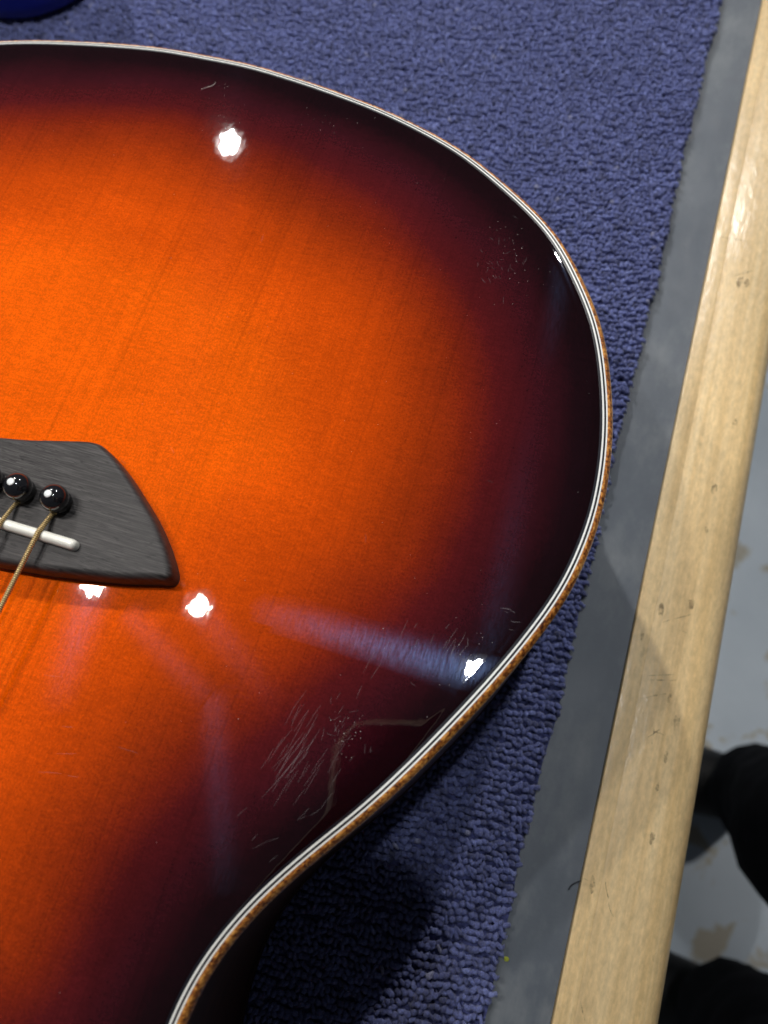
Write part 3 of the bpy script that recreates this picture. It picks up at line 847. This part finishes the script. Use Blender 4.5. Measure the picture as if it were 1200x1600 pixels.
# hems and shoes
for (ax, ay) in ((.560, .098), (.560, -.172)):
    v_, f_ = [], []
    ST = [(-.19, .012, .020), (-.18, .034, .038), (-.14, .046, .050), (-.08, .048, .066), (-.02, .044, .092), (.04, .044, .100), (.075, .038, .090), (.09, .018, .060)]
    K = 14
    for sx_, w_, h_ in ST:
        for q_ in range(K):
            an = 2 * math.pi * q_ / K
            zz = -0.899 + max(0.0, h_ / 2 + h_ / 2 * math.sin(an) * 1.15 - 0.004)
            v_.append((ax + sx_ - po[0], ay + w_ * math.cos(an) - po[1], zz - po[2]))
    for i in range(len(ST) - 1):
        for q_ in range(K):
            q2 = (q_ + 1) % K; f_.append((i * K + q_, i * K + q2, (i + 1) * K + q2, (i + 1) * K + q_))
    f_.append(tuple(range(K))[::-1]); f_.append(tuple((len(ST) - 1) * K + q_ for q_ in range(K)))
    mesh('shoe', v_, f_, MAT_SHOE, person)

# ------------------------------------------------------------------ the phone that takes the picture: shades the waist and mirrors in the lacquer
phone = empty('phone', tuple(phn(-.0115, -.038, .008)), 'black phone in a clear case held over the guitar by the person', 'phone')
def rrect(x0, x1, y0, y1, rc, k=7):
    out = []
    for cx0, cy0, a0 in ((x1 - rc, y1 - rc, 0), (x0 + rc, y1 - rc, 90), (x0 + rc, y0 + rc, 180), (x1 - rc, y0 + rc, 270)):
        for q in range(k + 1):
            an = math.radians(a0 + 90 * q / k); out.append((cx0 + rc * math.cos(an), cy0 + rc * math.sin(an)))
    return out
PO = np.array(phone.location)
def slab(name, rings, mat, cap=True):
    vs = []; fs = []; k = len(rings[0][0])
    for pts_, d in rings: vs += [tuple(phn(x, y, d) - PO) for x, y in pts_]
    for j in range(len(rings) - 1):
        for i in range(k):
            i2 = (i + 1) % k; fs.append((j * k + i, j * k + i2, (j + 1) * k + i2, (j + 1) * k + i))
    if cap: fs.append(tuple(range(k))[::-1]); fs.append(tuple((len(rings) - 1) * k + i for i in range(k)))
    return mesh(name, vs, fs, mat, phone, False)
def rr(g, rc): return rrect(-.049 + g, .026 - g, -.115 + g, .039 - g, rc - g)
slab('back_cover', [(rr(.0030, .018), .0040), (rr(.0027, .018), .0046), (rr(.0027, .018), .0120)], MAT_PHONE)
slab('screen', [(rr(.0032, .018), .01205), (rr(.0036, .018), .01235)], MAT_SCREEN)
slab('case_rim', [(rr(.0027, .018), .0032), (rr(-.0004, .021), .0034), (rr(-.0010, .022), .0046), (rr(-.0010, .022), .0080)], MAT_RIM, False)

# ------------------------------------------------------------------ LED lamps above the bench and an added fill pendant
LBL = ['led work lamp farthest beyond the guitar tail, mirrored as the upper left highlight',
       'small low led lamp mirrored as the highlight below the bridge tip',
       'led work lamp above the waist, mirrored as the highlight near the edge',
       'small low led lamp mirrored as the highlight touching the bridge front',
       'led work lamp over the far right, glinting on the maple edging']
def emis(i, rad_, tint):
    k = M(f'led_glow_{i}')
    e = k.n('ShaderNodeEmission'); e.inputs[0].default_value = (*tint, 1); e.inputs[1].default_value = rad_
    k.link(e.outputs[0], k.out.inputs[0]); return k.m
for i, (pos, rad_, tint) in enumerate(LAMPS):
    L_ = empty('work_lamp', pos, LBL[i], 'lamp', 'led lamps above the bench')
    d = Vector((0.06, 0.05, T)) - Vector(pos); L_.rotation_euler = d.to_track_quat('-Z', 'Y').to_euler()
    if i in (1, 3): L_.scale = (0.43, 0.43, 0.43)     # small clip-on lamps close over the bench
    v_, f_ = lathe([(0.012, 0.10), (0.026, 0.09), (0.034, 0.03), (0.036, 0.0), (0.034, 0.0), (0.031, 0.006), (0.001, 0.007)], (0, 0, 0), 36)
    mesh('housing', v_, f_, MAT_HOUSING, L_)
    em = emis(i, rad_, tint)
    for q_ in range(7):
        an = q_ * math.pi / 3
        r_ = 0.0 if q_ == 6 else 0.0145
        vs = [(r_ * math.cos(an) + 0.0068 * math.cos(t), r_ * math.sin(an) + 0.0068 * math.sin(t), 0.0055) for t in np.linspace(0, 2 * math.pi, 17)[:-1]]
        mesh('led_lens', vs, [tuple(range(16))[::-1]], em, L_, False)

# unseen pendant, added as fill to brighten the floor beside the bench
PL = empty('fill_pendant', (1.06, 0.46, 0.80), 'added pendant lamp, unseen, filling light on the floor beside the bench', 'lamp')
v_, f_ = lathe([(0.03, 0.20), (0.12, 0.17), (0.118, 0.165), (0.028, 0.192)], (0, 0, 0), 40)
shade = [(0.020, 0.165), (0.050, 0.160), (0.088, 0.06), (0.102, -0.08), (0.100, -0.08), (0.086, 0.06), (0.048, 0.157), (0.019, 0.160)]  # deep shape keeps the added light off the carpet
v_, f_ = lathe(shade, (0, 0, 0), 40)
mesh('fill_lamp_shade', v_, f_, MAT_HOUSING, PL)
v_, f_ = lathe([(0.012, 0.158), (0.020, 0.15), (0.033, 0.125), (0.030, 0.105), (0.018, 0.092), (0.002, 0.088)], (0, 0, 0), 24)
mesh('fill_bulb', v_, f_, emis(9, 700, (1.0, 0.97, 0.93)), PL)
v_, f_ = tube([(0, 0, 0.160), (0, 0, 0.6), (0, 0, 1.2)], 0.003, 8); mesh('fill_cord', v_, f_, MAT_HOUSING, PL)
